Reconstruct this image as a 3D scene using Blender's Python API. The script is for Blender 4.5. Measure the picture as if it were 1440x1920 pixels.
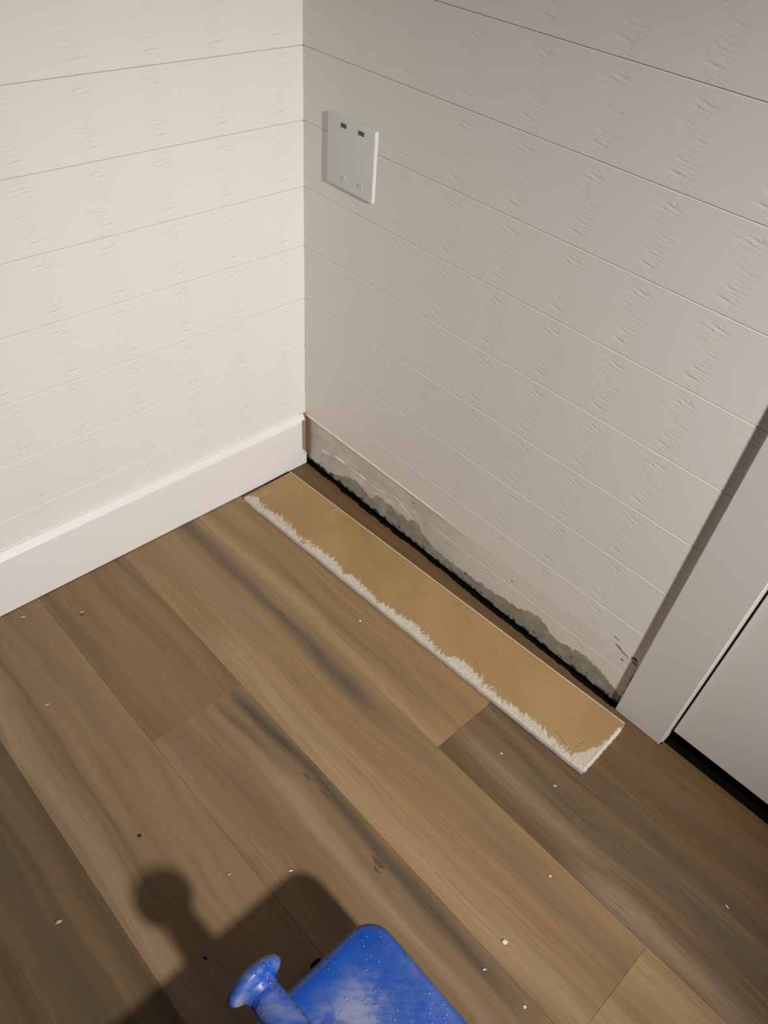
import bpy, bmesh, math, random
from mathutils import Vector, Matrix
random.seed(7)
sc = bpy.context.scene
for o in list(bpy.data.objects): bpy.data.objects.remove(o)
COL = sc.collection

# ------------------------------------------------------------------ camera
R3 = ((0.68497, 0.72432, 0.07866), (0.56572, -0.46072, -0.68388), (-0.45911, 0.51293, -0.72534))
cd = bpy.data.cameras.new('camera'); cam = bpy.data.objects.new('camera', cd); COL.objects.link(cam)
right, down, fwd = (Vector(r).normalized() for r in R3)
m = Matrix((right, -down, -fwd)).transposed().to_4x4()
m.translation = (1.04177, -0.83474, 1.08727)
cam.matrix_world = m
cd.sensor_fit = 'VERTICAL'; cd.sensor_height = 24.0; cd.sensor_width = 18.0
cd.lens = 24.0 * 1390.163 / 1920.0
cd.shift_x = -11.88 / 1920.0; cd.shift_y = 88.71 / 1920.0
cd.clip_start = 0.02
sc.camera = cam

# ------------------------------------------------------------------ world, light, exposure
w = bpy.data.worlds.new('world'); sc.world = w; w.use_nodes = True
bg = w.node_tree.nodes['Background']
bg.inputs[0].default_value = (1.0, 0.93, 0.84, 1); bg.inputs[1].default_value = 0.016
ld = bpy.data.lights.new('key_spot', 'SPOT')  # unseen spot, added; placed from the cast shadow, beam shaped for brightness
ld.energy = 208; ld.color = (1.0, 0.965, 0.915); ld.shadow_soft_size = 0.065
ld.spot_size = math.radians(57); ld.spot_blend = 1.0
lo = bpy.data.objects.new('key_spot', ld); COL.objects.link(lo)
lo.location = (2.30, -0.66, 1.47)
lo.rotation_euler = (Vector((0.0, -0.22, 0.01)) - lo.location).to_track_quat('-Z', 'Y').to_euler()
vs = sc.view_settings
vs.view_transform = 'Standard'; vs.look = 'None'; vs.gamma = 1.0; vs.use_curve_mapping = False
vs.exposure = 0.0

# ------------------------------------------------------------------ node helper
class N:
    def __init__(s, name):
        s.m = bpy.data.materials.new(name); s.m.use_nodes = True
        s.t = s.m.node_tree; s.b = s.t.nodes['Principled BSDF']
        g = s.t.nodes.new('ShaderNodeNewGeometry'); s.P = g.outputs['Position']
        s.x, s.y, s.z = s.sep(s.P)
    def put(s, sock, v):
        if isinstance(v, bpy.types.NodeSocket): s.t.links.new(v, sock)
        elif v is not None:
            if hasattr(sock.default_value, '__len__') and not hasattr(v, '__len__'): v = (v, v, v)
            if hasattr(sock.default_value, '__len__') and len(sock.default_value) == 4 and len(v) == 3: v = (*v, 1)
            sock.default_value = v
    def f(s, op, a, b=None, c=None):
        n = s.t.nodes.new('ShaderNodeMath'); n.operation = op
        for i, v in enumerate((a, b, c)): s.put(n.inputs[i], v)
        return n.outputs[0]
    def add(s, a, b): return s.f('ADD', a, b)
    def sub(s, a, b): return s.f('SUBTRACT', a, b)
    def mul(s, a, b): return s.f('MULTIPLY', a, b)
    def sep(s, v):
        n = s.t.nodes.new('ShaderNodeSeparateXYZ'); s.put(n.inputs[0], v); return n.outputs[0], n.outputs[1], n.outputs[2]
    def vec(s, a, b, c):
        n = s.t.nodes.new('ShaderNodeCombineXYZ')
        for i, v in enumerate((a, b, c)): s.put(n.inputs[i], v)
        return n.outputs[0]
    def noise(s, v, scale=1, detail=3, rough=.55, dist=0):
        n = s.t.nodes.new('ShaderNodeTexNoise'); s.put(n.inputs['Vector'], v)
        n.inputs['Scale'].default_value = scale; n.inputs['Detail'].default_value = detail
        n.inputs['Roughness'].default_value = rough; n.inputs['Distortion'].default_value = dist
        return n.outputs[0]
    def obj(s):
        n = s.t.nodes.new('ShaderNodeTexCoord'); return n.outputs['Object']
    def ss(s, v, a, b):                      # smoothstep a..b -> 0..1
        n = s.t.nodes.new('ShaderNodeMapRange'); n.interpolation_type = 'SMOOTHSTEP'
        s.put(n.inputs[0], v); s.put(n.inputs[1], a); s.put(n.inputs[2], b); return n.outputs[0]
    def gauss(s, v, c, wd):                  # exp(-((v-c)/wd)^2)
        d = s.f('DIVIDE', s.sub(v, c), wd); return s.f('EXPONENT', s.mul(s.mul(d, d), -1))
    def mix(s, fac, a, b, mode='MIX'):
        n = s.t.nodes.new('ShaderNodeMix'); n.data_type = 'RGBA'; n.blend_type = mode
        s.put(n.inputs[0], fac); s.put(n.inputs[6], a); s.put(n.inputs[7], b); return n.outputs[2]
    def curve(s, v, pts):
        n = s.t.nodes.new('ShaderNodeFloatCurve'); c = n.mapping.curves[0]
        while len(c.points) < len(pts): c.points.new(.5, .5)
        for p, q in zip(c.points, pts): p.location = q; p.handle_type = 'AUTO_CLAMPED'
        n.mapping.update(); s.put(n.inputs['Value'], v); return n.outputs[0]
    def bump(s, h, dist, strength=1.0):
        n = s.t.nodes.new('ShaderNodeBump'); s.put(n.inputs['Height'], h)
        n.inputs['Distance'].default_value = dist; n.inputs['Strength'].default_value = strength
        s.t.links.new(n.outputs[0], s.b.inputs['Normal'])
    def out(s, col, rough=.5, spec=.5):
        s.put(s.b.inputs['Base Color'], col); s.put(s.b.inputs['Roughness'], rough)
        s.b.inputs['Specular IOR Level'].default_value = spec
        return s.m

PITCH = 0.1016; Z0 = 0.0854; PER = 0.105
WHITE = (0.80, 0.775, 0.73)
BASE_TOP = 0.1245

def emboss(n, u, off):
    """raised wood-grain pressed into every board, same repeat on each board"""
    c = n.mul(n.sub(n.f('FRACT', n.add(n.f('DIVIDE', n.sub(u, off), PER), 100.5)), .5), PER)
    v = n.f('FRACT', n.add(n.f('DIVIDE', n.sub(n.z, Z0), PITCH), 10.0))
    cw = n.add(c, n.mul(n.sub(v, .5), .012))
    mask = n.gauss(cw, 0.0, 0.019)
    rip = n.noise(n.vec(n.mul(c, 30), n.mul(v, 16), 3.7), 1, 3, .6, .6)
    rip = n.mul(n.ss(n.f('ABSOLUTE', n.sub(rip, .5)), 0.0, .16), n.add(mask, .06))
    big = None
    for (vc, cc, a) in ((.16, -.006, 1.0), (.84, .006, 1.0), (.78, -.004, .6), (.30, .0, .5), (.52, .008, .5), (.63, -.010, .45), (.42, -.008, .4)):
        g = n.mul(n.mul(n.gauss(v, n.add(vc, n.mul(c, -1.0)), .013), n.gauss(c, cc, .010)), a)
        big = g if big is None else n.add(big, g)
    fine = n.mul(n.noise(n.vec(n.mul(u, 60), 0.0, n.mul(n.z, 420)), 1, 2), .10)
    return n.add(n.add(n.mul(rip, -.55), n.mul(big, -1.0)), fine)

def mat_wall_left():
    n = N('embossed_white_board_paint_left')
    n.bump(emboss(n, n.mul(n.y, -1), 0.048), 0.0009, .65)
    tone = n.noise(n.P, 6, 2)
    return n.out(n.mix(tone, (0.80, 0.775, 0.735), (0.83, 0.81, 0.765)), .5, .35)

BND = [(0, .02), (.023, .016), (.066, .015), (.116, .027), (.179, .047), (.215, .036), (.247, .056), (.292, .053), (.328, .051), (.347, .063),
       (.379, .043), (.442, .031), (.495, .032), (.569, .041), (.627, .050), (.67, .062), (.715, .044), (.741, .048), (.776, .056), (.82, .045), (.86, .03)]
def mat_wall_right():
    n = N('embossed_white_board_paint_right')
    h = emboss(n, n.x, 0.02)
    tone = n.noise(n.P, 6, 2)
    paint = n.mix(tone, (0.79, 0.765, 0.72), (0.82, 0.795, 0.75))
    # strip once covered by the baseboard
    jag = n.noise(n.vec(n.mul(n.x, 70), 0, n.mul(n.z, 70)), 1, 4, .65)
    jag2 = n.noise(n.vec(n.mul(n.x, 18), 5, n.mul(n.z, 40)), 1, 3, .6)
    zone = n.ss(n.z, BASE_TOP + .001, BASE_TOP - .002)
    zone = n.mul(zone, n.add(.25, n.mul(n.ss(n.x, .56, .36), .75)))
    dirty = n.mix(n.mul(n.ss(jag2, .30, .70), .8), (0.68, 0.65, 0.59), (0.50, 0.47, 0.41))
    col = n.mix(n.mul(zone, .9), paint, dirty)
    zb = n.mul(n.curve(n.f('DIVIDE', n.x, .88), [(a / .88, b / .13) for a, b in BND]), .13)
    zbn = n.add(zb, n.mul(n.sub(jag, .5), .026))
    # bright torn film just above the bare patch
    film = n.mul(n.mul(n.ss(n.z, zbn, n.add(zbn, .003)), n.ss(n.z, n.add(zb, .034), n.add(zb, .014))), n.ss(jag2, .42, .6))
    film = n.mul(film, n.ss(n.x, .42, .30))
    col = n.mix(n.mul(film, .8), col, (0.85, 0.82, 0.77))
    bare = n.ss(n.z, n.add(zbn, .0012), n.sub(zbn, .0012))
    streak = n.noise(n.vec(n.mul(n.x, 26), 9, n.mul(n.z, 14)), 1, 4, .7)
    barec = n.mix(n.ss(streak, .35, .68), (0.29, 0.265, 0.205), (0.47, 0.445, 0.38))
    barec = n.mix(n.ss(n.x, .30, .55), barec, n.mix(.6, barec, (0.255, 0.225, 0.165)))
    blot = n.noise(n.vec(n.mul(n.x, 45), 4, n.mul(n.z, 60)), 1, 4, .7)
    barec = n.mix(n.mul(n.ss(blot, .50, .66), .55), barec, (0.46, 0.44, 0.39))
    barec = n.mix(n.mul(n.ss(blot, .46, .34), .45), barec, (0.15, 0.14, 0.11))
    col = n.mix(n.mul(bare, .93), col, barec)
    # brown tint towards the corner, with a ragged edge
    cor = n.mul(n.ss(n.x, n.add(.030, n.mul(n.sub(jag, .5), .030)), .010), n.ss(n.z, BASE_TOP + .004, BASE_TOP - .004))
    col = n.mix(n.mul(cor, .85), col, (0.25, 0.19, 0.14))
    # nail holes and rust spots
    for (x, z, r, cc, a) in ((.494, .032, .0045, (.10, .045, .015), .95), (.308, .016, .0055, (.16, .11, .07), .8), (.338, .104, .0035, (.12, .09, .07), .8),
                             (.753, .030, .005, (.12, .10, .07), .7), (.596, .098, .0035, (.2, .16, .12), .7), (.84, .012, .004, (.05, .03, .02), .9),
                             (.040, .088, .003, (.15, .12, .1), .8), (.058, .026, .004, (.12, .1, .07), .7), (.67, .020, .005, (.1, .09, .07), .7),
                             (.54, .014, .006, (.09, .08, .06), .7), (.27, .03, .004, (.2, .15, .1), .7), (.79, .022, .004, (.1, .08, .05), .6)):
        d = n.f('SQRT', n.add(n.f('POWER', n.f('ABSOLUTE', n.sub(n.x, x)), 2), n.f('POWER', n.f('ABSOLUTE', n.sub(n.z, z)), 2)))
        d = n.add(d, n.mul(n.sub(jag, .5), .006))
        col = n.mix(n.mul(n.ss(d, r, r * .35), a), col, cc)
    # black mould along the very bottom
    mz = n.add(n.add(.0085, n.mul(n.ss(n.x, .35, .05), .003)), n.mul(n.sub(jag, .48), .048))
    col = n.mix(n.mul(n.ss(n.z, n.add(mz, .004), n.sub(mz, .002)), .96), col, (.012, .013, .011))
    rough = n.add(.5, n.mul(bare, .35))
    hh = n.add(n.mul(h, n.sub(1, n.mul(bare, .7))), n.mul(bare, n.add(-.9, n.mul(jag, .5))))
    n.bump(hh, 0.0009, .42)
    return n.out(col, rough, .35)

def mat_plain(name, col, rough=.5, var=.05, sc_=40, bump=0, spec=.4):
    n = N(name); t = n.noise(n.obj(), sc_, 4)
    n.bump(t, .001, bump) if bump else None
    return n.out(n.mix(t, tuple(c * (1 - var) for c in col), tuple(min(1, c * (1 + var)) for c in col)), rough, spec)

M_WL, M_WR = mat_wall_left(), mat_wall_right()
M_TRIM = mat_plain('white_trim_paint', (0.84, 0.81, 0.80), .42, .012, 60, .03)
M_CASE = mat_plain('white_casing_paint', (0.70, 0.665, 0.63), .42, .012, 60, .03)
M_BACK = mat_plain('panel_backing', (0.62, 0.60, 0.56), .7, .05)
M_DARK = mat_plain('gap_shade_and_mould', (0.005, 0.0045, 0.004), .95, .2, 40, 0, .05)  # shade of the door and wall gaps put into the colour; mould too
M_BLACK = mat_plain('black_rubber_and_gap', (0.004, 0.004, 0.004), .8, .2, 200, .1, .1)  # rubber feet, and the strip that blackens the door gap
M_CAULK = mat_plain('old_caulk', (0.83, 0.80, 0.73), .6, .05, 150, .3)
M_BROWN = mat_plain('raw_brown_paper', (0.34, 0.25, 0.17), .85, .35, 90, .4)
M_GRIME = mat_plain('brown_grime', (0.10, 0.065, 0.04), .9, .4, 120, .3)

# ------------------------------------------------------------------ mesh helpers
def link(name, me, mat, parent=None, loc=None):
    o = bpy.data.objects.new(name, me); COL.objects.link(o)
    if mat is not None and not me.materials: me.materials.append(mat)
    if loc: o.location = loc
    if parent: o.parent = parent
    return o
def from_bm(bm, name, smooth=None):
    bmesh.ops.recalc_face_normals(bm, faces=bm.faces)
    me = bpy.data.meshes.new(name); bm.to_mesh(me); bm.free()
    if smooth is not None:
        for p in me.polygons: p.use_smooth = True
        try: me.set_sharp_from_angle(angle=math.radians(smooth))
        except Exception: pass
    return me
def box_bm(x0, x1, y0, y1, z0, z1, bevel=0, seg=1):
    bm = bmesh.new(); bmesh.ops.create_cube(bm, size=1)
    for v in bm.verts: v.co = ((x0 + x1) / 2 + v.co.x * (x1 - x0), (y0 + y1) / 2 + v.co.y * (y1 - y0), (z0 + z1) / 2 + v.co.z * (z1 - z0))
    if bevel: bmesh.ops.bevel(bm, geom=bm.edges[:], offset=bevel, segments=seg, profile=.5, affect='EDGES')
    return bm
def box(name, x0, x1, y0, y1, z0, z1, mat, parent=None, bevel=0, seg=1, smooth=None):
    return link(name, from_bm(box_bm(x0, x1, y0, y1, z0, z1, bevel, seg), name, smooth), mat, parent)
def prism(name, prof, a0, a1, axis, mat, parent=None):
    """extrude a closed 2-D profile (d, z) along x ('x': d is y) or y ('y': d is x)"""
    bm = bmesh.new(); rows = []
    for a in (a0, a1):
        rows.append([bm.verts.new((a, d, z) if axis == 'x' else (d, a, z)) for d, z in prof])
    k = len(prof)
    for i in range(k): bm.faces.new((rows[0][i], rows[0][(i + 1) % k], rows[1][(i + 1) % k], rows[1][i]))
    bm.faces.new(rows[0]); bm.faces.new(rows[1][::-1])
    return link(name, from_bm(bm, name), mat, parent)
def struct(o): o['kind'] = 'structure'; return o
def tag(o, label, cat, group=None):
    o['label'] = label; o['category'] = cat
    if group: o['group'] = group
    return o

# ------------------------------------------------------------------ walls (each board its own piece)
def board_profile(zb, zt, sgn):
    # sgn -1: right wall, faces -y ; +1: left wall, faces +x.  depth d=0 is the face
    return [(-sgn * .006, zb), (-sgn * .0006, zb), (0, zb + .0006), (0, zt - .0016), (-sgn * .0008, zt - .0006), (-sgn * .006, zt - .0006)]
ROWS = 23
DX0, DX1, DTOP = 0.957, 1.730, 2.03        # clear door opening
wl = struct(box('wall_left', -.10, -.004, -3.0, .10, -.02, 2.44, M_BACK))
for k in range(-1, ROWS):
    zb, zt = Z0 + k * PITCH, Z0 + (k + 1) * PITCH
    prism('board', board_profile(max(zb, .004), zt, 1), -3.0, 0.0, 'y', M_WL, wl)
wr = struct(link('wall_right', from_bm(box_bm(-.10, DX0 - .006, .004, .10, .008, 2.44), 'wall_right'), M_BACK))
box('wall_panel', DX1 + .006, 3.2, .004, .10, .008, 2.44, M_BACK, wr)
box('wall_panel', DX0 - .006, DX1 + .006, .004, .10, DTOP + .006, 2.44, M_BACK, wr)
for k in range(-1, ROWS):
    zb, zt = Z0 + k * PITCH, Z0 + (k + 1) * PITCH
    zb = max(zb, .007)
    if zb < DTOP:
        prism('board', board_profile(zb, zt, -1), 0.0, DX0 - .006, 'x', M_WR, wr)
        prism('board', board_profile(zb, zt, -1), DX1 + .006, 3.2, 'x', M_WR, wr)
    else:
        prism('board', board_profile(zb, zt, -1), 0.0, 3.2, 'x', M_WR, wr)

# caulk line left on the right wall where the baseboard top used to be, plus loose remnants
def bead(name, pts, rad, mat, parent, jit=.25, plane='y', face=0.0, seed=1):
    rnd = random.Random(seed); bm = bmesh.new(); prev = None
    for i, (x, z, s) in enumerate(pts):
        r = rad * s * (1 + rnd.uniform(-jit, jit)); ring = []
        for a in range(6):
            t = math.pi * a / 5
            dz = -math.cos(t) * r; dd = math.sin(t) * r * .55
            ring.append(bm.verts.new((x, face - dd, z + dz) if plane == 'y' else (face + dd, x, z + dz)))
        if prev:
            for a in range(5): bm.faces.new((prev[a], prev[a + 1], ring[a + 1], ring[a]))
        prev = ring
    return link(name, from_bm(bm, name, 60), mat, parent)
rr = random.Random(3)
pts = [(.004 + .010 * i, BASE_TOP - .0005 + rr.uniform(-.0005, .0005), .95 if i < 34 else max(.15, .95 - (i - 34) * .06)) for i in range(49)]
bead('caulk_bead', pts, .0030, M_CAULK, wr, .22)
for (xa, za, xb, zb_, r, s) in ((.150, .073, .205, .0715, .0022, 4), (.098, .070, .140, .072, .0026, 5), (.055, .058, .088, .066, .0028, 6),
                               (.283, .089, .338, .068, .0014, 7), (.232, .070, .262, .076, .0016, 8), (.205, .0718, .24, .071, .0008, 9)):
    k = max(5, int((xb - xa) / .006)); q = random.Random(s)
    bead('caulk_remnant', [(xa + (xb - xa) * i / k, za + (zb_ - za) * i / k + q.uniform(-.0012, .0012), .4 + .6 * math.sin(math.pi * (i + .5) / (k + 1))) for i in range(k + 1)], r, M_CAULK, wr, .5, seed=s)
# cracked paint and grime by the casing foot
for (xa, za, xb, zb_, r) in ((.812, .133, .842, .121, .0010), (.806, .146, .816, .143, .0007), (.832, .110, .838, .109, .0009), (.846, .130, .858, .128, .0022), (.850, .121, .860, .119, .0016)):
    q = random.Random(int(xa * 1000))
    bead('paint_crack', [(xa + (xb - xa) * i / 6, za + (zb_ - za) * i / 6 + q.uniform(-.0012, .0012), .3 + .7 * math.sin(math.pi * (i + .5) / 7)) for i in range(7)], r, M_GRIME, wr, .5, face=-.0002)
# bead beside the casing, broken and brown near the floor
bm = bmesh.new(); q = random.Random(11); prev = None
for i in range(26):
    z = .006 + i * .0046; wd = .0022 + q.uniform(-.0012, .0016)
    a = bm.verts.new((.8640 - wd, -.0006, z)); b = bm.verts.new((.8640 - wd * .4, -.0036, z)); c = bm.verts.new((.8645, -.0052, z))
    if prev: bm.faces.new((prev[0], prev[1], b, a)); bm.faces.new((prev[1], prev[2], c, b))
    prev = (a, b, c)
link('grime_bead', from_bm(bm, 'grime_bead'), M_GRIME, wr)
# brown bare strip on the left wall in the gap left by the removed board
box('bare_strip', 0.0, .0018, -.026, -.0002, .02, BASE_TOP + .004, M_BROWN, wl)

# ------------------------------------------------------------------ left baseboard
BT = .0145
prof = [(0.0003, .002), (BT, .002), (BT, .1185), (BT - .002, .1215), (.0055, .1300), (.0003, .1312)]
bl = struct(prism('baseboard_left', prof, -3.0, -.0200, 'y', M_TRIM))
# ragged toe that still reaches into the corner
prism('toe_piece', [(0.002, .002), (BT - .0002, .002), (BT - .0002, .030), (.002, .033)], -.0202, -.0075, 'y', M_TRIM, bl)
prism('toe_piece', [(0.002, .1195), (BT - .003, .1195), (.0055, .1298), (.002, .1308)], -.0202, -.0095, 'y', M_TRIM, bl)
q = random.Random(5)
bead('caulk_line', [(-3.0 + i * .02, .1318 + q.uniform(-.0003, .0003), 1) for i in range(150)], .0017, M_CAULK, bl, .15, plane='x', face=.0004)

# ------------------------------------------------------------------ door in the right wall
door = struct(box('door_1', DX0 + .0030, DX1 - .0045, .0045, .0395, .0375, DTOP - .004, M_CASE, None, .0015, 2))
box('door_gap_black', DX0 + .006, DX1 - .006, .0330, .0390, -.0060, .0370, M_BLACK, door)  # black strip added to stand for the dark gap under the door
# lever handle far side of the slab
hb = bmesh.new(); bmesh.ops.create_cone(hb, cap_ends=True, segments=20, radius1=.026, radius2=.024, depth=.010, matrix=Matrix.Translation((DX1 - .065, .0005, .96)) @ Matrix.Rotation(math.pi / 2, 4, 'X'))
bmesh.ops.create_cone(hb, cap_ends=True, segments=12, radius1=.009, radius2=.009, depth=.05, matrix=Matrix.Translation((DX1 - .065, -.018, .96)) @ Matrix.Rotation(math.pi / 2, 4, 'X'))
bmesh.ops.create_cone(hb, cap_ends=True, segments=12, radius1=.009, radius2=.007, depth=.11, matrix=Matrix.Translation((DX1 - .115, -.038, .96)) @ Matrix.Rotation(math.pi / 2, 4, 'Y'))
n_ = N('brushed_nickel'); n_.b.inputs['Metallic'].default_value = 1
M_NICKEL = n_.out((.55, .53, .5), .35)
link('handle', from_bm(hb, 'handle', 40), M_NICKEL, door)
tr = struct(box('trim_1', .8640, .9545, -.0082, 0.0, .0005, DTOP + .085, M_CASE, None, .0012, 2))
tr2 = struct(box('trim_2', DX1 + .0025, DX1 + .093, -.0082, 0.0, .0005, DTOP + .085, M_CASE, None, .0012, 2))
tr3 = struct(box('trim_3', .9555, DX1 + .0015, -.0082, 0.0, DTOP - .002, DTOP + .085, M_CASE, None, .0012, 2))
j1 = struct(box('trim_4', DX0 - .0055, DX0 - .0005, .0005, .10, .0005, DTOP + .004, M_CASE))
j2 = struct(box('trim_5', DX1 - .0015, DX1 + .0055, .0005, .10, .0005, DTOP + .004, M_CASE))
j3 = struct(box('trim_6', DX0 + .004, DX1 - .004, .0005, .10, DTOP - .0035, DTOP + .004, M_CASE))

# ------------------------------------------------------------------ floor of separate planks
fl = struct(box('floor', -.10, 3.2, -3.0, .60, -.06, -.0065, M_DARK))
def mat_plank(name, dark, light, seed, bands=(), fine=1.0, rough=.42):
    n = N(name)
    sx = n.add(n.x, seed * 1.37)
    wob = n.mul(n.sub(n.noise(n.vec(n.mul(sx, 3.0), n.mul(n.y, 9), seed), 1, 2), .5), .05)
    yy = n.add(n.y, wob)
    broad = n.noise(n.vec(n.mul(sx, 1.3), n.mul(yy, 26), seed), 1, 3, .55)
    mid = n.noise(n.vec(n.mul(sx, 4.0), n.mul(yy, 110), seed + 3), 1, 3, .6)
    line = n.noise(n.vec(n.mul(sx, 9.0), n.mul(yy, 620), seed + 7), 1, 2, .6)
    mott = n.noise(n.vec(n.mul(sx, 60), n.mul(yy, 260), seed), 1, 3)
    dark, light = (dark[0] * 1.02, dark[1] * .97, dark[2] * .86), (light[0] * 1.02, light[1] * .97, light[2] * .86)
    t = n.add(n.mul(n.ss(broad, .30, .70), .62), n.mul(n.ss(mid, .30, .72), .38))
    col = n.mix(t, dark, light)
    for (yc, wd, x0, x1, a, bc) in bands:
        fade = n.mul(n.ss(n.x, x0 - .06, x0 + .06), n.ss(n.x, x1 + .08, x1 - .08))
        g = n.mul(n.mul(n.gauss(yy, yc, wd), fade), a)
        g = n.mul(g, n.add(.6, n.mul(mid, .8)))
        col = n.mix(n.f('MINIMUM', g, 1.0), col, bc)
    dk = n.mul(n.ss(line, .52, .70), .20 * fine)
    col = n.mix(dk, col, tuple(c * .45 for c in dark))
    lt = n.mul(n.ss(line, .44, .30), .12 * fine)
    col = n.mix(lt, col, tuple(min(1, c * 1.35) for c in light))
    col = n.mix(n.mul(n.ss(mott, .45, .75), .12), col, tuple(c * .6 for c in dark))
    n.bump(n.add(n.mul(line, .8), n.mul(mid, .3)), .0005, .35 * fine)
    return n.out(col, n.add(rough, n.mul(mott, .12)), .42)
G = (0.105, 0.085, 0.055)       # grey-green heartwood streak
PK = (0.36, 0.255, 0.165)       # pale pinkish sapwood
TN = (0.40, 0.275, 0.155)
MP = {
 'A0': mat_plank('oak_plank_wall', (.115, .068, .034), (.195, .120, .062), 1.0, ((-.075, .02, -.1, 3, .3, G),), 1.6),
 'B0': mat_plank('oak_plank_pale', (.235, .155, .080), (.345, .235, .130), 2.2, ((-.288, .012, -.1, .75, .5, TN), (-.255, .007, .25, .62, .6, (.18, .115, .055)), (-.21, .008, .0, .4, .45, (.19, .12, .06)))),
 'B1': mat_plank('oak_plank_grey', (.110, .073, .040), (.205, .138, .082), 3.1, ((-.205, .018, .85, 3, .75, G), (-.280, .016, 1.0, 3, .7, PK), (-.245, .012, .7, 1.0, .6, (.30, .215, .14)), (-.150, .02, .9, 3, .5, (.075, .048, .027))), 2.2),
 'C0': mat_plank('oak_plank_tan', (.230, .150, .080), (.335, .225, .128), 4.4, ((-.322, .017, -.1, .60, .85, G), (-.322, .016, .60, .95, .5, (.20, .13, .072)), (-.440, .022, .3, 1.2, .65, TN), (-.385, .014, -.1, .3, .5, (.29, .205, .135)), (-.345, .015, .85, 1.2, .5, (.185, .125, .075))), 1.4),
 'C1': mat_plank('oak_plank_honey', (.300, .200, .105), (.430, .310, .185), 5.3, ((-.37, .006, 1.1, 3, .5, (.2, .13, .065)), (-.42, .006, 1.1, 3, .5, (.22, .14, .07))), 1.8),
 'D0': mat_plank('oak_plank_brown', (.185, .115, .058), (.265, .175, .098), 6.7, ((-.478, .008, -.1, .42, .6, (.13, .085, .045)), (-.62, .014, -.1, .2, .45, G), (-.50, .012, .05, .3, .4, (.29, .2, .115)))),
 'D1': mat_plank('oak_plank_banded', (.195, .130, .075), (.290, .200, .122), 7.9, ((-.483, .013, .40, 1.02, .95, (.085, .066, .042)), (-.512, .007, .4, .55, .7, G), (-.530, .010, .55, 3, .55, PK), (-.630, .014, .42, .62, .5, (.32, .22, .135)), (-.575, .016, .5, .8, .4, (.165, .105, .055)))),
 'E0': mat_plank('oak_plank_rosy', (.205, .138, .080), (.290, .200, .120), 8.6, ((-.795, .014, -.1, .85, .7, PK), (-.748, .007, -.1, .60, .7, (.145, .098, .055)), (-.765, .004, .2, .8, .4, (.16, .11, .06)))),
 'F0': mat_plank('oak_plank_dark', (.120, .082, .048), (.205, .138, .082), 9.5, ((-.822, .010, -.1, 3, .7, (.10, .068, .038)), (-.90, .02, .3, 3, .4, G))),
}
ROWY = [(-.1250, -.0048), (-.2960, -.1250), (-.4670, -.2960), (-.6370, -.4670), (-.8130, -.6370)]
while ROWY[-1][0] > -2.9: ROWY.append((ROWY[-1][0] - .1735, ROWY[-1][0]))
JOINTS = {0: [1.62], 1: [.711, 1.93], 2: [1.117, 2.34], 3: [.405, 1.625], 4: [1.36, 2.58], 5: [.92 + .95, ], 6: [.62, 1.84], 7: [1.2, 2.42]}
KEY = {(0, 0): 'A0', (0, 1): 'B1', (1, 0): 'B0', (1, 1): 'B1', (2, 0): 'C0', (2, 1): 'C1', (3, 0): 'D0', (3, 1): 'D1', (4, 0): 'E0', (5, 0): 'F0'}
keys = list(MP)
for r, (y0, y1) in enumerate(ROWY):
    xs = [0.003] + JOINTS.get(r, [.5 + (r * .37) % 1.0, 1.7 + (r * .37) % 1.0]) + [3.2]
    for i in range(len(xs) - 1):
        key = KEY.get((r, i), keys[(r * 3 + i * 5) % len(keys)])
        yt = y1
        g = .00012
        bm = box_bm(xs[i] + g, xs[i + 1] - g, y0 + g, yt - g, -.0065, 0.0)
        bmesh.ops.bevel(bm, geom=[e for e in bm.edges if all(v.co.z > -.001 for v in e.verts)], offset=.0003, segments=1, affect='EDGES')
        link('plank', from_bm(bm, 'plank'), MP[key], fl)
box('plank', .9565, DX1 + .002, -.0046, .0035, -.0065, -.0001, MP['A0'], fl)

# ragged black mould creeping from the gap onto the plank edge
bm = bmesh.new(); q = random.Random(77); prev = None; wv = .5
for i in range(220):
    x = .004 + i * .0039
    wv = min(1, max(0, wv + q.uniform(-.32, .32)))
    a = bm.verts.new((x, -.0038, .0003)); b = bm.verts.new((x, -.0052 - .0048 * wv * (1.0 if x < .5 else .7), .0003))
    if prev: bm.faces.new((prev[0], a, b, prev[1]))
    prev = (a, b)
mo = link('mould', from_bm(bm, 'mould'), M_DARK, fl); mo['kind'] = 'stuff'
# knots and gouges set into the planks
def knot(name, x, y, a, b, mat, parent, seed, z=.0002):
    q = random.Random(seed); bm = bmesh.new(); vs_ = []
    for i in range(12):
        t = 2 * math.pi * i / 12; k = 1 + q.uniform(-.35, .35)
        vs_.append(bm.verts.new((x + math.cos(t) * a * k, y + math.sin(t) * b * k, z)))
    bm.faces.new(vs_)
    return link(name, from_bm(bm, name), mat, parent)
M_KNOT = mat_plain('dark_knot', (.105, .072, .044), .7, .5, 300, .3)
for i, (x, y, a, b) in enumerate(((.783, -.497, .012, .004), (.770, -.488, .007, .003), (.79, -.506, .006, .002), (.610, -.490, .010, .002), (.655, -.487, .012, .0022), (.69, -.484, .010, .0018),
                                  (.098, -.597, .005, .0022), (.845, -.476, .006, .0016), (.325, -.318, .010, .0012))):
    knot('knot', x, y, a, b, M_KNOT, fl, i)

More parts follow.
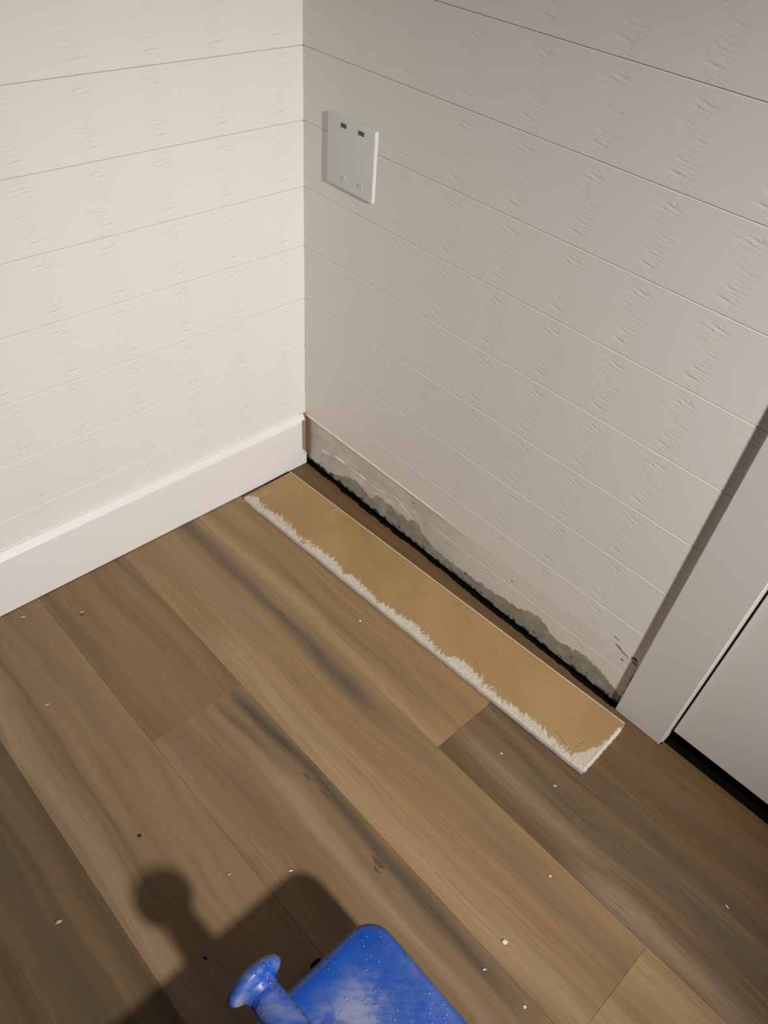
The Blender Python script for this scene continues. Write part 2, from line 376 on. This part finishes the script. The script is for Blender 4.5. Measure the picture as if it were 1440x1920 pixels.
# ------------------------------------------------------------------ cover plate on the right wall
def plate_root(name, loc):
    o = bpy.data.objects.new(name, None); COL.objects.link(o); o.location = loc; o.empty_display_size = .03; return o
M_PLATE = mat_plain('grey_white_plate_plastic', (0.70, 0.715, 0.70), .38, .01, 60)
M_SLOT = mat_plain('dark_slot', (0.10, 0.095, 0.09), .8, .1)
M_SLOT2 = mat_plain('shaded_screw_paint', (0.52, 0.52, 0.50), .6, .1)
px0, px1, pz0, pz1, pt = .068, .1765, .6245, .7265, .0070
cp = plate_root('blank_wall_plate', (px0, 0, pz0))
tag(cp, 'square white blank cover plate with four screw slots on shiplap near corner', 'wall plate')
def pchild(o): o.parent = cp; o.matrix_parent_inverse = Matrix.Translation(cp.location).inverted(); return o
bm = box_bm(px0, px1, -pt, -.0003, pz0, pz1)
bmesh.ops.bevel(bm, geom=[e for e in bm.edges if all(v.co.y < -.005 for v in e.verts)], offset=.0022, segments=3, profile=.5, affect='EDGES')
pchild(link('plate', from_bm(bm, 'plate', 40), M_PLATE))
for (x, z) in ((.106, .716), (.146, .716)):
    pchild(box('screw_slot', x - .0065, x + .0065, -pt - .0006, -pt + .001, z - .0030, z + .0030, M_SLOT, None, .0005))
for (x, z) in ((.109, .642), (.149, .642)):
    bm = bmesh.new(); bmesh.ops.create_cone(bm, cap_ends=True, segments=16, radius1=.0052, radius2=.0050, depth=.0008, matrix=Matrix.Translation((x, -pt - .0004, z)) @ Matrix.Rotation(math.pi / 2, 4, 'X'))
    sb = pchild(link('screw_head', from_bm(bm, 'screw_head', 40), M_PLATE))
    s2 = box('slot_cut', x - .0048, x + .0048, -pt - .0012, -pt - .0006, z + .0004, z + .0020, M_SLOT2)
    s2.parent = sb; s2.matrix_parent_inverse = Matrix.Translation(cp.location).inverted() @ Matrix.Translation(cp.location)

# ------------------------------------------------------------------ baseboard taken off the wall, lying face down
LEN, WID, THK = .867, .1295, .0125
def mat_mdf():
    n = N('tan_fibreboard_back'); P = n.obj(); x, y, z = n.sep(P)
    big = n.noise(P, 7, 3); fib = n.noise(P, 90, 4, .6)
    base = n.mix(n.ss(big, .3, .7), (.325, .200, .083), (.405, .258, .115))
    base = n.mix(n.mul(fib, .18), base, (.50, .36, .20))
    smudge = n.mul(n.ss(n.noise(P, 22, 3), .62, .78), n.ss(x, .35, .0)); base = n.mix(n.mul(smudge, .45), base, (.60, .47, .33))
    # torn white caulk film hanging over the front edge and far end
    tear = n.noise(n.vec(n.mul(n.add(x, n.mul(y, .6)), 150), n.mul(n.sub(y, n.mul(x, .3)), 28), 2), 1, 3, .6)
    wav = n.noise(n.vec(n.mul(x, 14), 3, 0), 1, 3, .6)
    lim = n.add(n.add(.0010, n.mul(n.ss(wav, .25, .70), .022)), n.mul(n.sub(tear, .5), .042))
    wht = n.mul(n.ss(y, n.add(lim, .0050), n.sub(lim, .0020)), n.add(.70, n.mul(tear, .5)))
    e2 = n.noise(n.vec(n.mul(x, 80), n.mul(y, 60), 8), 1, 3, .6)
    lim2 = n.add(n.add(.004, n.mul(n.ss(y, .085, .0), .022)), n.mul(n.sub(e2, .5), .022))
    end = n.ss(n.sub(LEN, x), n.add(lim2, .0015), n.sub(lim2, .001)); end = n.mul(end, n.ss(y, .112, .09))
    wht = n.f('MAXIMUM', wht, n.mul(end, .85))
    wc = n.mix(n.noise(P, 160, 3), (.44, .37, .28), (.72, .67, .60))
    # front face is painted white
    side = n.ss(z, THK - .0004, THK - .0012)
    col = n.mix(n.f('MAXIMUM', wht, side), base, n.mix(side, wc, (.74, .69, .66)))
    # pencil V and old nail spots
    for (cx, cy, r) in ((.62, .085, .003), (.36, .112, .0022), (.50, .045, .0025), (.545, .10, .0028)):
        d = n.f('SQRT', n.add(n.mul(n.sub(x, cx), n.sub(x, cx)), n.mul(n.sub(y, cy), n.sub(y, cy))))
        col = n.mix(n.mul(n.ss(d, r, r * .3), .55), col, (.16, .09, .035))
    n.bump(n.add(n.mul(fib, .25), n.mul(wht, n.add(.6, n.mul(tear, .6)))), .0010, .6)
    return n.out(col, n.add(.5, n.mul(wht, .2)), .35)
M_MDF = mat_mdf()
rb = plate_root('removed_baseboard', (.0335, -.1935, 0)); rb.rotation_euler.z = math.radians(2.45)
tag(rb, 'long tan-backed baseboard lying face down on the wood floor along the wall', 'baseboard')
bm = bmesh.new()
prof = [(0.0, .0030), (.0030, .0005), (WID - .001, .0005), (WID, .0015), (WID, THK - .0004), (WID - .0008, THK), (.0012, THK), (0.0, THK - .0012)]
NS = 60; rows = []; q = random.Random(2)
for i in range(NS + 1):
    x = LEN * i / NS; j = q.uniform(-.0006, .0006)
    rows.append([bm.verts.new((x, d + (j if d < .01 else 0), z)) for d, z in prof])
for i in range(NS):
    for a in range(8): bm.faces.new((rows[i][a], rows[i][(a + 1) % 8], rows[i + 1][(a + 1) % 8], rows[i + 1][a]))
bm.faces.new(rows[0]); bm.faces.new(rows[-1][::-1])
link('board', from_bm(bm, 'board'), M_MDF, rb)
# torn film fringe: slivers standing along the front edge
M_FILM = mat_plain('torn_white_caulk', (.66, .61, .54), .65, .14, 200, .3)
bm = bmesh.new(); q = random.Random(21)
def sliver(x, y, z, ang, ln, wd, lift):
    dx, dy = math.cos(ang), math.sin(ang); nx, ny = -dy, dx
    a = bm.verts.new((x - nx * wd, y - ny * wd, z)); b = bm.verts.new((x + nx * wd, y + ny * wd, z))
    c = bm.verts.new((x + dx * ln * .6 + nx * wd * .5, y + dy * ln * .6 + ny * wd * .5, z + lift)); d = bm.verts.new((x + dx * ln, y + dy * ln, z + lift * .4))
    e = bm.verts.new((x + dx * ln * .3, y + dy * ln * .3, z + wd * .8 + lift))
    bm.faces.new((a, e, b)); bm.faces.new((b, e, c)); bm.faces.new((e, d, c)); bm.faces.new((a, d, e))
for i in range(620):
    x = q.uniform(.004, LEN - .02); amp = .35 + .65 * (0.5 + 0.5 * math.sin(x * 31 + 1.3 * math.sin(x * 11)))
    sliver(x, q.uniform(-.0005, .004 + .012 * amp), THK, q.uniform(.5, 1.5), q.uniform(.004, .015) * amp + .002, q.uniform(.0002, .0006), q.uniform(.0001, .0010))
f1 = link('torn_caulk', from_bm(bm, 'torn_caulk'), M_FILM, rb); f1['kind'] = 'stuff'; f1['label'] = 'ragged white caulk torn along the front edge'
# rough white lip at the far end
bm = bmesh.new(); q = random.Random(31); prev = None
for i in range(40):
    y = .002 + i * .0029; wv = q.uniform(-.0009, .0009)
    ring = [bm.verts.new((LEN + o_ + (wv if o_ > 0 else 0), y, z_)) for o_, z_ in ((-.0045, THK), (-.002, THK + .0016 + wv * .6), (.0012, THK + .0006), (.0026, .007), (.0012, .0008))]
    if prev:
        for a in range(4): bm.faces.new((prev[a], prev[a + 1], ring[a + 1], ring[a]))
    prev = ring
link('end_lip', from_bm(bm, 'end_lip', 50), M_FILM, rb)
# thin painted arris along the back edge
bm = box_bm(0.0, LEN, WID - .0016, WID + .0004, THK - .003, THK + .0004)
link('back_arris', from_bm(bm, 'back_arris'), mat_plain('cream_arris', (.66, .56, .43), .6, .12, 60), rb)
# two scored lines near the far end
M_SCORE = mat_plain('pencil_score', (.20, .115, .045), .8, .2)
for (xa, ya, xb, yb) in ((LEN - .075, .030, LEN - .036, .018), (LEN - .030, .052, LEN - .034, .020), (LEN - .26, .040, LEN - .235, .026)):
    d = Vector((xb - xa, yb - ya, 0)); nn = Vector((-d.y, d.x, 0)).normalized() * .0005
    bm = bmesh.new(); bm.faces.new([bm.verts.new((xa + s * nn.x + t * d.x, ya + s * nn.y + t * d.y, THK + .00012)) for s, t in ((-1, 0), (-.4, 1), (.4, 1), (1, 0))])
    link('score_line', from_bm(bm, 'score_line'), M_SCORE, rb)

# ------------------------------------------------------------------ blue air mover, only its near corner and cord cleat in frame
def mat_blue(name, dust):
    n = N(name); P = n.P
    base = n.mix(n.noise(P, 12, 3), (.004, .055, .33), (.009, .100, .52))
    d1 = n.noise(n.vec(n.mul(n.x, 1), n.mul(n.y, 1), n.z), 20, 6, .68, .6)
    d2 = n.noise(n.vec(n.mul(n.add(n.x, n.mul(n.y, .9)), 30), n.mul(n.sub(n.x, n.y), 120), 0), 1, 3)
    dm = n.ss(n.add(n.mul(d1, .75), n.mul(d2, .25)), .40, .62)
    if dust == 'top':
        mask = n.mul(n.ss(n.x, .860, .930), n.add(.25, n.mul(n.ss(n.y, -.612, -.66), .75)))
        mask = n.mul(mask, n.add(.18, n.mul(dm, .72)))
    else:
        mask = n.f('MAXIMUM', n.mul(dm, .45), n.mul(n.mul(n.gauss(n.y, -.768, .012), n.ss(n.x, .8345, .8385)), n.mul(n.ss(n.x, .850, .842), .9)))
    col = n.mix(mask, base, (.31, .33, .43))
    vor = n.t.nodes.new('ShaderNodeTexVoronoi'); n.put(vor.inputs['Vector'], P); vor.inputs['Scale'].default_value = 150
    pit = n.mul(n.ss(vor.outputs['Distance'], .30, .05), n.ss(n.noise(P, 30, 2), .44, .54))
    scr = n.mul(n.ss(n.noise(n.vec(n.mul(n.x, 300), n.mul(n.y, 9), 0), 1, 1), .70, .78), .6)
    n.bump(n.add(n.mul(pit, 1.0), n.sub(n.mul(d1, .35), scr)), .0016, .55)
    return n.out(col, n.add(.30, n.mul(mask, .5)), .5)
M_BLUE = mat_blue('blue_plastic_dusty', 'top'); M_BLUE2 = mat_blue('blue_plastic_cleat', 'all')
am = plate_root('air_mover', (1.12, -.76, 0))
tag(am, 'dusty blue plastic air mover with knobbed cord post at the bottom edge', 'air mover')
def achild(o): o.parent = am; o.matrix_parent_inverse = Matrix.Translation(am.location).inverted(); return o
def rbox(name, x0, x1, y0, y1, z0, z1, rv, rt, mat):
    bm = box_bm(x0, x1, y0, y1, z0, z1)
    ve = [e for e in bm.edges if abs(e.verts[0].co.z - e.verts[1].co.z) > .01]
    bmesh.ops.bevel(bm, geom=ve, offset=rv, segments=10, profile=.5, affect='EDGES')
    te = [e for e in bm.edges if all(v.co.z > z1 - 1e-5 for v in e.verts) and len([f for f in e.link_faces if abs(f.normal.z) < .5]) == 1]
    bm.normal_update()
    te = [e for e in bm.edges if all(v.co.z > z1 - 1e-5 for v in e.verts)]
    bmesh.ops.bevel(bm, geom=te, offset=rt, segments=6, profile=.5, affect='EDGES')
    return achild(link(name, from_bm(bm, name, 40), mat))
rbox('housing', .852, 1.40, -.98, -.583, .022, .139, .034, .014, M_BLUE)
rbox('motor_hump', .985, 1.36, -.93, -.672, .13, .235, .05, .03, M_BLUE)
# rounded seam rib round the housing
rbox('seam_rib', .8500, 1.403, -.983, -.5805, .060, .068, .036, .002, M_BLUE)
# intake ring with bars on the top of the hump
bm = bmesh.new(); bmesh.ops.create_cone(bm, cap_ends=True, segments=40, radius1=.085, radius2=.080, depth=.012, matrix=Matrix.Translation((1.19, -.80, .240)))
ring = achild(link('intake_ring', from_bm(bm, 'intake_ring', 40), M_BLACK))
for i in range(7):
    yy = -.80 + (i - 3) * .021; hx = math.sqrt(max(.0001, .078 ** 2 - (yy + .80) ** 2))
    b = achild(box('intake_bar', 1.19 - hx, 1.19 + hx, yy - .002, yy + .002, .245, .250, M_NICKEL))
# outlet mouth on the far side
achild(box('outlet_mouth', 1.395, 1.405, -.93, -.65, .04, .125, M_BLACK, None, .004, 2))
# cleat: neck along -x with a mushroom flange
def lathe_x(name, prof, cy, cz, mat, seg=36):
    bm = bmesh.new(); rows = []
    for x, r in prof: rows.append([bm.verts.new((x + FX, cy + math.cos(2 * math.pi * k / seg) * r, cz + math.sin(2 * math.pi * k / seg) * r)) for k in range(seg)])
    for a, b in zip(rows, rows[1:]):
        for k in range(seg): bm.faces.new((a[k], a[(k + 1) % seg], b[(k + 1) % seg], b[k]))
    bm.faces.new(rows[0]); bm.faces.new(rows[-1][::-1])
    return achild(link(name, from_bm(bm, name, 70), mat))
cy, cz = -.740, .185; FX = -.0225
lathe_x('cord_post', [(.862, .0165), (.868, .0172), (.885, .0185), (.92, .0205), (.97, .0230), (1.03, .0260)], cy, cz, M_BLUE2)
lathe_x('post_flange', [(.8440, .004), (.8442, .019), (.8455, .0262), (.8482, .0310), (.8520, .0334), (.8560, .0333), (.8590, .0312), (.8608, .0275), (.8622, .0232), (.8650, .0198), (.872, .0174)], cy, cz, M_BLUE2)
# rubber feet
for (fx, fy) in ((.842, -.652), (.842, -.915), (1.37, -.66), (1.37, -.915)):
    bm = box_bm(fx - .016, fx + .04, fy - .009, fy + .009, .0003, .024, .005, 3); achild(link('rubber_foot', from_bm(bm, 'rubber_foot', 40), M_BLACK))

# ------------------------------------------------------------------ crumbs on the floor
M_PLASTER = mat_plain('plaster_white', (.78, .74, .68), .8, .05, 200)
M_CHIP = mat_plain('tan_chip', (.55, .42, .30), .8, .1, 200)
M_BIT = mat_plain('black_bit', (.02, .017, .014), .7, .2, 200)
CR = [  # x, y, size, aspect, angle, material, name, label
 (.979, -.441, .0058, .75, .6, 'w', 'plaster_crumb', 'largest white plaster crumb on the tan plank right of the air mover'),
 (.433, -.219, .0036, .8, .2, 'w', 'plaster_crumb', 'bright white plaster crumb on the pale plank below the loose baseboard'),
 (.966, -.322, .0032, .8, .1, 'w', 'plaster_crumb', 'tiny white plaster crumb on a plank seam toward the lower right'),
 (1.167, -.162, .0052, .28, -.2, 'w', 'plaster_sliver', 'thin white sliver on the dark plank at the far right'),
 (.524, -.731, .0042, .75, 1.0, 'b', 'black_crumb', 'small black crumb on the floor above the knob shadow'),
 (.094, -.594, .0050, .4, 1.5, 't', 'wood_chip', 'pale chip beside the dark knot near the left baseboard'),
 (.040, -.678, .0058, .5, 1.2, 't', 'wood_chip', 'pale chip nearest the left baseboard at the left edge'),
 (.235, -.729, .0052, .4, 1.2, 't', 'wood_chip', 'slim pale chip on the floor midway down the left edge'),
 (.557, -.871, .0058, .5, 1.2, 't', 'wood_chip', 'pinkish chip on the dark plank at lower left'),
 (1.048, -.481, .0034, .8, .3, 'w', 'plaster_crumb', 'white plaster crumb at the bottom edge on a plank seam'),
 (.983, -.487, .0034, .5, .9, 'w', 'plaster_crumb', 'thin white crumb just right of the blue air mover'),
 (.788, -.225, .0030, .7, .5, 'w', 'plaster_crumb', 'white crumb beside the plank end joint near the loose baseboard'),
 (.883, -.203, .0030, .7, .2, 'w', 'plaster_crumb', 'white crumb below the far end of the loose baseboard'),
 (.709, -.599, .0044, .4, 1.0, 'w', 'plaster_sliver', 'thin white sliver at the tip of the air mover shadow'),
 (.655, -.667, .0044, .35, 1.3, 't', 'wood_chip', 'slim pale chip between the two shadow peaks'),
 (.723, -.752, .0040, .5, .4, 'b', 'black_crumb', 'small black crumb inside the air mover shadow'),
]
for i, (x, y, s, asp, ang, mk, nm, lab) in enumerate(CR):
    s *= .72; q = random.Random(100 + i); bm = bmesh.new(); bmesh.ops.create_icosphere(bm, subdivisions=2, radius=1)
    for v in bm.verts:
        k = 1 + q.uniform(-.22, .22); v.co = Vector((v.co.x * s * k, v.co.y * s * asp * k, (v.co.z * k) * s * .38))
    zmin = min(v.co.z for v in bm.verts)
    for v in bm.verts: v.co.z -= zmin
    o = link(nm, from_bm(bm, nm), {'w': M_PLASTER, 't': M_CHIP, 'b': M_BIT}[mk], None, (x, y, 0.0)); o.rotation_euler.z = ang
    tag(o, lab, 'debris', 'crumbs and chips on the floor')
